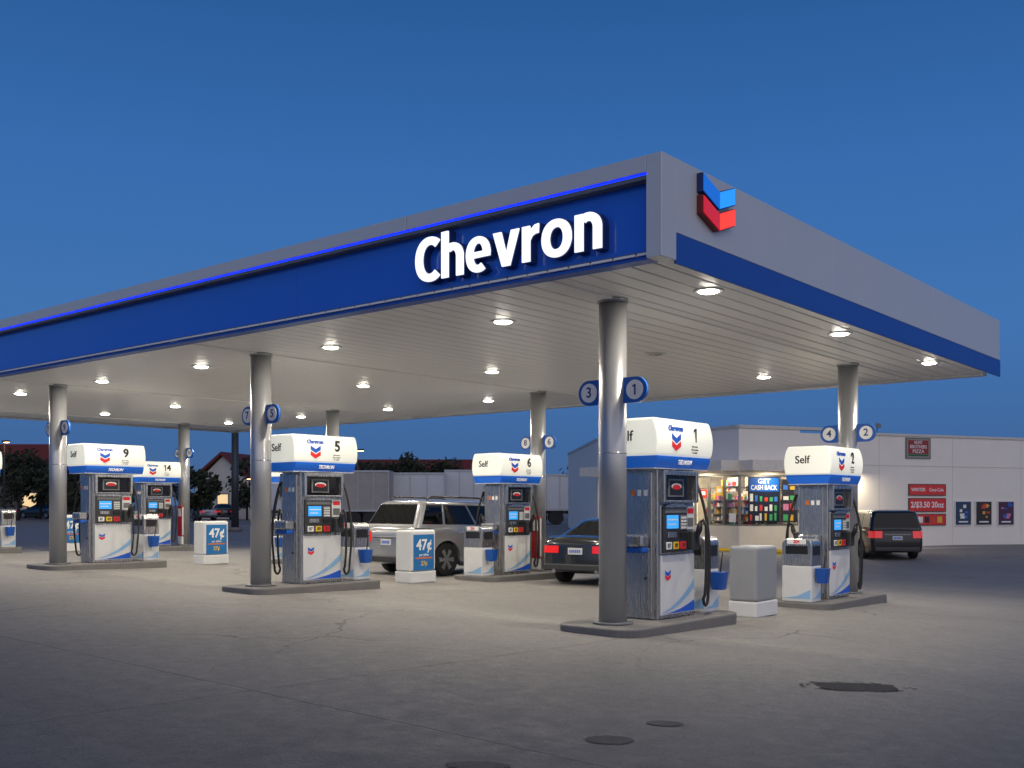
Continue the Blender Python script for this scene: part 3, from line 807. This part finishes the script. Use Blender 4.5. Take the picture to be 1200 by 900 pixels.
for (a, c, ua, ub, n) in ((pB, pC, u1, .995, 3), (pC, pE, .004, v1, 3)):
    for k in range(n):
        s0, s1 = ua+(ub-ua)*k/n, ua+(ub-ua)*(k+1)/n; e = .05/seg_frame(a, c)[1]
        b = MB(); wallpiece(b, a, c, s0, s0+e, zl, zh, -.15, -.05); wallpiece(b, a, c, s1-e, s1, zl, zh, -.15, -.05)
        wallpiece(b, a, c, s0+e, s1-e, zl, zl+.06, -.15, -.05); wallpiece(b, a, c, s0+e, s1-e, zh-.06, zh, -.15, -.05); wallpiece(b, a, c, s0+e, s1-e, 2.28, 2.32, -.15, -.05)
        w = b.build('window', framem, shop)
        b = MB(); wallpiece(b, a, c, s0+e, s1-e, zl+.06, zh-.06, -.11, -.10); b.build('pane', clear, w)
intm = mat('interior_wall', (.50, .45, .36), .8, 0, .6, 2)
b = MB(); wallpiece(b, pB, pC, u1-.05, 1.05, zb_, zt_-.7, -3.6, -3.5); wallpiece(b, pC, pE, -.1, v1+.05, zb_, zt_-.7, -3.9, -3.8)
b.build('interior_partition', intm, shop)
goods = [mat('goods_%d' % k, c, .5, 0, .3, 12) for k, c in enumerate(((.65, .05, .03), (.75, .45, .04), (.04, .18, .6), (.8, .78, .7), (.06, .40, .12), (.6, .2, .35)))]
shelfm = mat('shelf_metal', (.35, .33, .30), .5)
for (a, c, ua, ub, nn) in ((pB, pC, u1, 1, 3), (pC, pE, .0, v1, 3)):
    fr, Ln = seg_frame(a, c); m = fmat(fr, (a[0], a[1], 0))
    for k in range(nn):
        s0, s1 = ua+(ub-ua)*(k+.06)/nn, ua+(ub-ua)*(k+.90)/nn
        b = MB()
        lv = (.70, .98, 1.26, 1.54, 1.82) if k != 1 else (.70, .98, 1.26, 1.54, 1.82, 2.1, 2.38)
        for z in lv: wallpiece(b, a, c, s0, s1, z, z+.02, -1.0, -.6)
        wallpiece(b, a, c, s0, s1, .1, lv[-1]+.35, -1.05, -1.01)
        sh = b.build('display_shelf', shelfm, shop)
        items = [[] for _ in goods]
        for z in lv:
            u = s0*Ln+.02
            while u < s1*Ln-.08:
                w_ = random.uniform(.04, .10)
                if random.random() < .88: items[random.choice((0, 0, 1, 1, 2, 3, 3, 3, 4, 5))].append((u, w_, z+.022, random.uniform(.10, .24)))
                u += w_
        for gi, gm in enumerate(goods):
            if not items[gi]: continue
            b = MB()
            for u, w_, z, h_ in items[gi]: b.prism([(u, z), (u+w_-.008, z), (u+w_-.008, z+h_), (u, z+h_)], m, -.85, -.65)
            b.build('goods', gm, sh)
def at_wall(a, c, u, dd, z):
    fr, Ln = seg_frame(a, c); p = V2(a)+fr[0]*(u*Ln)+fr[1]*dd; return (p.x, p.y, z)
for a, c, u in ((pB, pC, .60), (pB, pC, .88), (pC, pE, .08), (pC, pE, .20)):
    area('shop_ceiling_lamp', at_wall(a, c, u, -.35, 3.3), (0, 0, 0), 150, (1, .90, .70), 'DISK', .5)
for a, c, u in ((pB, pC, .15), (pB, pC, .45), (pB, pC, .8), (pC, pE, .06), (pC, pE, .15), (pC, pE, .24)):
    area('eave_lamp', at_wall(a, c, u, .55, 2.93), (0, 0, 0), 42, (1, .86, .62), 'DISK', .3)
def wsign(name, label, cat, a, c, px0, px1, z0, z1, m, dd=.002, th=.04, frame=None, e=.04):
    u0, u1_ = frac_px(a, c, px0), frac_px(a, c, px1); fr, Ln = seg_frame(a, c)
    p = at_wall(a, c, (u0+u1_)/2, dd, (z0+z1)/2); w = abs(u1_-u0)*Ln; h = z1-z0
    t = thing(name, label, cat, p, math.atan2(fr[0].y, fr[0].x))
    MB().box(-w/2, w/2, -th, 0, -h/2, h/2).build('panel', m, t)
    if frame:
        b = MB(); b.box(-w/2-e, -w/2-.001, -th-.01, .0, -h/2-e, h/2+e); b.box(w/2+.001, w/2+e, -th-.01, .0, -h/2-e, h/2+e); b.box(-w/2, w/2, -th-.01, 0, h/2+.001, h/2+e); b.box(-w/2, w/2, -th-.01, 0, -h/2-e, -h/2-.001)
        b.build('frame', frame, t)
    return t, w, h, th
def stext(t, s, size, x, z, m, th=.04, wd=None, off=.004):
    MB().text(s, size, '-Y', (x, -th-.004, z), .001, off, width=wd).build('lettering', m, t)
def zy(py, d): return 1.65+(591-py)*d/1200
redsign = mat('sign_red', (.50, .02, .02), .4, 0, .1, 5, emit=.12, ecol=(.5, .02, .02))
redsign2 = mat('sign_dark_red', (.30, .015, .015), .4, 0, .1, 5)
D1 = 43.6
t, w, h, th = wsign('shop_sign', 'framed pizza sign high on the white shop wall', 'sign', pC, pE, 1061, 1088, zy(537, D1), zy(515, D1), mat('sign_tan', (.30, .29, .24), .5), frame=midg)
MB().box(-w*.44, w*.44, -th-.004, -th-.001, -h*.30, h*.42).build('field', redsign2, t)
MB().box(-w*.44, w*.44, -th-.004, -th-.001, -h*.42, -h*.32).build('green_field', mat('sign_green', (.02, .12, .05), .5), t)
for k, s in enumerate(('HUNT', 'BROTHERS', 'PIZZA')): MB().text(s, .20, '-Y', (0, -th-.008, h*(.30, .07, -.17)[k]), .001, .002, width=w*(.35, .72, .5)[k]).build('lettering', inkw, t)
t, w, h, th = wsign('price_sign', 'red drinks price sign topmost of the red stack, reading winter', 'sign', pC, pE, 1064, 1106, zy(580, 43.3), zy(568, 43.3), redsign, frame=dark, e=.03)
stext(t, 'WINTER', .20, -w*.25, 0, inkw, wd=w*.4); stext(t, 'Coca-Cola', .20, w*.25, 0, inkw, wd=w*.4)
t, w, h, th = wsign('price_sign', 'red 2 for 3.50 drinks price sign, middle of the red stack', 'sign', pC, pE, 1064, 1106, zy(599, 43.3), zy(584.5, 43.3), redsign, frame=dark, e=.03)
stext(t, '2/$3.50 20oz', .34, 0, 0, inkw, wd=w*.92, off=.008)
t, w, h, th = wsign('price_sign', 'lowest red drinks sign of the stack on the shop wall', 'sign', pC, pE, 1064, 1106, zy(615, 43.3), zy(603, 43.3), redsign, frame=dark, e=.03)
for q in range(5): MB().box(-w*.44+q*w*.18, -w*.44+q*w*.18+w*.13, -th-.004, -th-.001, -h*.3, h*.3).build('picture', (goods[0], goods[3], black, goods[0], goods[1])[q], t)
pcols = ((.015, .04, .10), (.02, .012, .015), (.06, .01, .05))
rq = random.Random(3)
for k, px in enumerate((1127, 1151, 1177)):
    D = 44.0+k*.5
    t, w, h, th = wsign('wall_poster', ['blue toned dark poster on the shop wall, left of three', 'dark poster on the shop wall, middle of three', 'dark magenta and teal poster on the shop wall, right of three'][k], 'poster', pC, pE, px-9, px+9, zy(615, D), zy(588, D), mat('poster_%d' % k, pcols[k], .4, 0, .5, 5), frame=white)
    for q in range(7):
        xx, zz = rq.uniform(-.36, .2)*w, rq.uniform(-.25, .3)*h; ww_, hh_ = rq.uniform(.08, .3)*w, rq.uniform(.05, .18)*h
        MB().box(xx, xx+ww_, -th-.003-q*.001, -th-.001, zz, zz+hh_).build('artwork', [goods[2], goods[0], goods[5]][k] if q % 2 else [goods[3], goods[1], bluep][k], t)
    MB().box(-w*.3, w*.3, -th-.012, -th-.009, -h*.40, -h*.34).build('caption_band', inkw, t)
t, w, h, th = wsign('window_poster', 'large blue get cash back poster in the shop window', 'poster', pC, pE, 876, 912, zy(612, 40.4), zy(559, 40.4), mat('cash_poster', (.006, .012, .03), .4, 0, .2, 4), .003)
MB().box(-w*.48, w*.48, -th-.003, -th-.001, h*.18, h*.48).build('head_field', bluep, t)
stext(t, 'GET', .26, 0, h*.40, inkw, wd=w*.4); stext(t, 'CASH BACK', .26, 0, h*.26, inkw, wd=w*.85)
for q in range(18):
    cxx = -w*.46+(q % 6)*w*.157+rq.uniform(0, .02); czz = -h*.46+(q//6)*h*.21
    MB().box(cxx, cxx+w*rq.uniform(.06, .12), -th-.006, -th-.001, czz, czz+h*rq.uniform(.08, .17)).build('picture', goods[rq.choice((0, 2, 3, 1, 4, 3))], t)
t, w, h, th = wsign('window_poster', 'narrow dark poster with bright pictures, right end of the shop window', 'poster', pC, pE, 915, 933, zy(612, 41), zy(562, 41), mat('narrow_poster', (.02, .02, .03), .4, 0, .5, 4), .003)
for q in range(8):
    xx = -w*.42+(q % 2)*w*.44; MB().box(xx, xx+w*rq.uniform(.2, .36), -th-.004, -th-.001, -h*.46+(q//2)*h*.24, -h*.46+(q//2)*h*.24+h*rq.uniform(.08, .18)).build('picture', goods[(4, 1, 5, 0, 3, 4, 2, 1)[q]], t)
for k, (px, z0, mm) in enumerate(((823, 1.9, 0), (842, 2.0, 1), (857, .95, 3))):
    t, w, h, th = wsign('window_notice', ['small red notice in the corner window', 'small yellow notice in the corner window', 'pale notice low in the corner window'][k], 'notice', pB, pC, px-4, px+4, z0, z0+.35, goods[mm], -.05, .01)
    MB().box(-w*.3, w*.3, -th-.003, -th-.001, -.05, .1).build('print', inkw, t)
x, y = pw(1027, 48)
t = thing('roof_antenna', 'thin antenna on the flat shop roof', 'antenna', (x, y, 4.0))
MB().cyl((0, 0, 0), (0, 0, 1.35), .025, seg=8).build('mast', midg, t)
MB().cyl((0, 0, 1.25), (.10, -.10, 1.32), .03, .14, seg=20).build('dish', midg, t)
b = MB()
for (a, c, u0, u1_) in ((pC, pE, -.0, 1), (pB, pC, 0, .999)):
    fr, Ln = seg_frame(a, c); m = fmat(fr, (a[0], a[1], 0)); b.prism([(u0*Ln, -1), (u1_*Ln, -1), (u1_*Ln, -.13), (u0*Ln, -.13)], m, .01, 1.6)
struct(b.build('sidewalk', mat('sidewalk_concrete', (.4, .38, .34), .8, 0, .15, 2, .2)))
b = MB(); wallpiece(b, pC, pE, 0, v1+.03, -.6, -.12, 1.602, 1.66); struct(b.build('kerb', yel))
for k, px in enumerate((849, 883, 916)):
    x, y = pw(px, 30); z = g(x, y)
    t = thing('guard_rail', 'low yellow hooped guard rail before the shop, %s from the left' % ordr[k], 'guard rail', (x, y, z), R(22), 'yellow guard rails')
    MB().tube([(-.42, 0, -.05), (-.42, 0, .45), (-.38, 0, .54), (-.3, 0, .57), (.3, 0, .57), (.38, 0, .54), (.42, 0, .45), (.42, 0, -.05)], .055).build('hoop', yel, t)

# ------------------------------------------------------------ far background
roofred = mat('roof_red', (.14, .022, .02), .7, 0, .2, 3)
darkwall = mat('far_wall', (.10, .085, .07), .8)
palewall = mat('far_pale_wall', (.55, .53, .50), .8)
lit = mat('lit_window', (.8, .6, .3), .5, emit=.8, ecol=(1, .7, .35))
def gable(name, label, px, d, w, dp, hw, hr, rz, wm, over=.5):
    x, y = pw(px, d)
    t = thing(name, label, 'building', (x, y, g(x, y)), rz)
    MB().box(-w/2, w/2, 0, dp, -.5, hw).build('wall', wm, t)
    b = MB(); m = fmat('-Y', (0, 0, 0))
    b.prism([(-w/2-over, hw-.1), (0, hr), (w/2+over, hw-.1), (w/2+over, hw+.15), (0, hr+.3), (-w/2-over, hw+.15)], m, -dp-over, over)
    b.build('roof', roofred, t)
    b = MB(); b.prism([(-w/2+.1, hw), (w/2-.1, hw), (0, hr-.1)], m, -.3, .05); b.build('gable', palewall, t)
    for k in range(3):
        xx = -w/2+w*(k+.5)/3; f = MB().box(xx-.6, xx+.6, -.06, -.001, 1, 2.4).build('window', midg, t); MB().box(xx-.5, xx+.5, -.09, -.061, 1.1, 2.3).build('pane', glass if k != 1 else lit, f)
    return t
x, y = pw(52, 104)
t = thing('restaurant_building', 'long dark building with deep red sloping roof at the far left', 'building', (x, y, g(x, y)), R(39.7))
MB().box(-8, 5, 0, 9, -.5, 4.4).build('wall', darkwall, t)
MB().loft([[(-8.6, -.6, 4.4), (5.6, -.6, 4.4), (5.6, 9.6, 4.4), (-8.6, 9.6, 4.4)], [(-6.5, 2, 7.6), (3.6, 2, 7.6), (3.6, 7, 7.6), (-6.5, 7, 7.6)]], smooth=False).build('roof', roofred, t)
for k in range(5):
    f = MB().box(-7+k*2.4, -5.4+k*2.4, -.06, -.001, 1, 2.6).build('window', midg, t); MB().box(-6.9+k*2.4, -5.5+k*2.4, -.09, -.061, 1.1, 2.5).build('pane', lit if k == 2 else glass, f)
gable('restaurant_building', 'gabled building with red roof and white gable beyond pump 14', 262, 96, 5.6, 9, 3.4, 6.0, R(30), palewall)
x, y = pw(470, 130)
t = thing('warehouse_building', 'low dark red roofed warehouse far behind the trailers', 'building', (x, y, g(x, y)), R(39.7))
MB().box(-13, 11, 0, 9, -.5, 4.6).build('wall', darkwall, t)
MB().loft([[(-13.6, -.6, 4.6), (11.6, -.6, 4.6), (11.6, 9.6, 4.6), (-13.6, 9.6, 4.6)], [(-11, 3, 7.2), (9, 3, 7.2), (9, 6, 7.2), (-11, 6, 7.2)]], smooth=False).build('roof', roofred, t)

trail_w = mat('trailer_white', (.58, .60, .63), .5, 0, .08, 1.5)
trail_b = mat('trailer_grey', (.36, .33, .30), .6, .0, .2, 1.5)
trail_r = mat('trailer_rib', (.46, .47, .49), .6, .0, .1, 1.5)
def trailer(px, d, L, Hh, rz, m, label):
    x, y = pw(px, d)
    t = thing('box_trailer', label, 'trailer', (x, y, g(x, y)), rz, 'box trailers behind the forecourt')
    b = MB(); b.box(-L/2, L/2, -1.25, 1.25, .95, Hh)
    bd = b.build('body', m, t, .03)
    n = int(L/.9); b = MB()
    for k in range(n+1):
        xx = -L/2+.02+(L-.10)*k/n; b.box(xx, xx+.05, -1.285, -1.251, .97, Hh-.03)
    b.box(-L/2, L/2, -1.30, -1.286, Hh-.12, Hh); b.box(-L/2, L/2, -1.30, -1.286, .95, 1.07)
    b.build('side_rib', trail_r, bd)
    MB().box(-L/2, L/2, -.5, .5, .75, .94).build('chassis', dark, t)
    for xx in (L/2-1.2, L/2-2.3):
        for yy in (-1.05, 1.05):
            MB().cyl((xx, yy-.12, .5), (xx, yy+.12, .5), .5, seg=24).build('wheel', rub, t)
    MB().box(-L/2+.8, -L/2+.95, -.9, -.75, 0, .75).build('landing_leg', midg, t)
trailer(432, 66, 3.0, 3.55, R(39.7), trail_b, 'weathered grey brown box trailer, leftmost behind the silver suv')
trailer(493, 68, 3.4, 3.45, R(39.7), trail_w, 'short white box trailer right of the brown one')
trailer(548, 70, 3.0, 3.7, R(39.7), trail_w, 'white box trailer partly hidden behind pump 6')
trailer(632, 70, 4.6, 3.4, R(39.7), trail_w, 'pale box trailer between pump 6 and the shop')
trailer(352, 74, 6.0, 3.4, R(39.7), trail_w, 'pale box trailer seen behind pump 5')

bark = mat('bark', (.05, .04, .03), .9, 0, .3, 8, .5)
leafm = mat('foliage', (.025, .035, .016), .8, 0, .4, 3)
def tree(px, d, Hh, w, label, seed):
    rnd = random.Random(seed); x, y = pw(px, d)
    t = thing('tree', label, 'tree', (x, y, g(x, y)), 0, 'dark trees on the far side')
    b = MB(); b.tube([(0, 0, -.2), (.05, .05, Hh*.3), (0, .1, Hh*.7)], [Hh*.03, Hh*.022, Hh*.008])
    cl_ = []
    for k in range(26):
        a = rnd.uniform(0, 2*PI); rr_ = math.sqrt(rnd.random())*w/2; zz = Hh*rnd.uniform(.32, .95); sc = 1-abs(zz/Hh-.6)*1.1
        cl_.append((rr_*math.cos(a)*sc, rr_*math.sin(a)*sc, zz, rnd.uniform(.12, .22)*w))
    for c in cl_[:9]: b.tube([(0, .05, Hh*rnd.uniform(.25, .5)), (c[0]*.5, c[1]*.5, c[2]*.85), c[:3]], [Hh*.012, Hh*.007, Hh*.003], 5)
    b.build('trunk', bark, t)
    b = MB()
    for c in cl_:
        for k in range(70):
            v = Vector((rnd.gauss(0, 1), rnd.gauss(0, 1), rnd.gauss(0, .8))); v = v.normalized()*c[3]*rnd.random()**.4
            p = Vector(c[:3])+v; n = Vector((rnd.uniform(-1, 1), rnd.uniform(-1, 1), rnd.uniform(-1, 1))).normalized(); u = n.orthogonal(); w2 = n.cross(u); s_ = rnd.uniform(.10, .22)*max(1, w/6)
            b.bm.faces.new([b.bm.verts.new(p+u*s_), b.bm.verts.new(p+w2*s_*.6), b.bm.verts.new(p-u*s_), b.bm.verts.new(p-w2*s_*.6)])
    b.build('crown', leafm, t)
for k, (px, d, Hh, w, lab) in enumerate(((22, 92, 6.2, 6, 'dark bushy tree before the red roof at far left'), (48, 96, 5.2, 5, 'smaller dark tree beside the bushy one at far left'),
    (100, 90, 4.6, 6, 'dark tree glimpsed behind pump 9'), (140, 95, 4.6, 7, 'dark round tree between pump 9 and pump 14'), (232, 84, 4.2, 4, 'dark tree left of the white gable'), (300, 88, 5.2, 5, 'dark tree right of the white gable, behind pump 5'),
    (462, 92, 5.6, 7, 'wide dark tree above the trailers, left of pump 6'), (512, 96, 5.4, 6, 'dark tree above the trailers, nearest pump 6'), (425, 98, 5.0, 6, 'dark tree above the brown trailer'), (650, 90, 3.8, 6, 'low dark tree just left of the shop'), (590, 95, 4.4, 7, 'dark tree behind pump 6'))):
    tree(px, d, Hh, w, lab, k+3)
sodium = mat('sodium', (1, .6, .25), .4, emit=12, ecol=(1, .55, .2))
def lamp(px, d, Hh, label):
    x, y = pw(px, d); t = thing('street_lamp', label, 'street lamp', (x, y, g(x, y)), 0, 'far street lamps')
    MB().tube([(0, 0, -.1), (0, 0, Hh*.7), (0, 0, Hh)], [.10, .08, .06]).build('pole', dark, t)
    hd = MB().box(-.1, .7, -.15, .15, Hh, Hh+.15).build('head', dark, t, .02)
    MB().box(.15, .65, -.12, .12, Hh-.03, Hh-.002).build('lens', sodium, hd)
lamp(419, 85, 5.8, 'thin lamp post with amber light behind the trailers')
lamp(6, 80, 6.4, 'thin lamp post with amber light at the left edge')
lamp(290, 90, 3.6, 'short amber lamp near the white gable')
x, y = pw(276, 60)
t = thing('utility_pole', 'thick dark pole rising behind the column of pump 5', 'pole', (x, y, g(x, y)))
MB().cyl((0, 0, -.2), (0, 0, 6.2), .22, .20, seg=20).build('shaft', dark, t)
MB().cyl((0, 0, 0), (0, 0, .25), .4, seg=20).build('footing', conc, t)

# ------------------------------------------------------------ world
w = bpy.data.worlds.new('World'); S.world = w; w.use_nodes = True
nt = w.node_tree; N = nt.nodes; Lk = nt.links.new
bg = N['Background']; tc = N.new('ShaderNodeTexCoord'); sp = N.new('ShaderNodeSeparateXYZ'); Lk(tc.outputs['Generated'], sp.inputs[0])
cr = N.new('ShaderNodeValToRGB'); Lk(sp.outputs[2], cr.inputs[0])
def s2l(c): return tuple(((v/255+.055)/1.055)**2.4 if v > 10 else v/3294 for v in c)
E = cr.color_ramp.elements
E[0].position = 0; E[0].color = (*s2l((72, 100, 142)), 1); E[1].position = 1; E[1].color = (*s2l((24, 55, 105)), 1)
for p, c in ((.06, (64, 104, 157)), (.16, (66, 115, 177)), (.30, (56, 108, 174)), (.46, (40, 88, 150))):
    e = E.new(p); e.color = (*s2l(c), 1)
dt = N.new('ShaderNodeVectorMath'); dt.operation = 'DOT_PRODUCT'; Lk(tc.outputs['Generated'], dt.inputs[0]); dt.inputs[1].default_value = (.86, -.50, .10)
mr = N.new('ShaderNodeMapRange'); mr.interpolation_type = 'SMOOTHSTEP'; mr.inputs[1].default_value = .05; mr.inputs[2].default_value = 1.0; Lk(dt.outputs['Value'], mr.inputs[0])
mx = N.new('ShaderNodeMix'); mx.data_type = 'RGBA'; mx.blend_type = 'ADD'; mx.inputs[7].default_value = (.70, .60, .50, 1)
Lk(mr.outputs[0], mx.inputs[0]); Lk(cr.outputs[0], mx.inputs[6]); Lk(mx.outputs[2], bg.inputs['Color']); bg.inputs['Strength'].default_value = 1.0

# ------------------------------------------------------------ camera
cam = bpy.data.cameras.new('Camera'); co = bpy.data.objects.new('Camera', cam); C.objects.link(co)
co.location = (0, 0, 1.65); co.rotation_euler = (R(90), 0, math.atan2(SX, CX))
cam.sensor_width = 36; cam.lens = 36.06; cam.shift_y = .1175; cam.clip_end = 3000
S.camera = co
S.view_settings.view_transform = 'Standard'; S.view_settings.look = 'None'; S.view_settings.exposure = 0
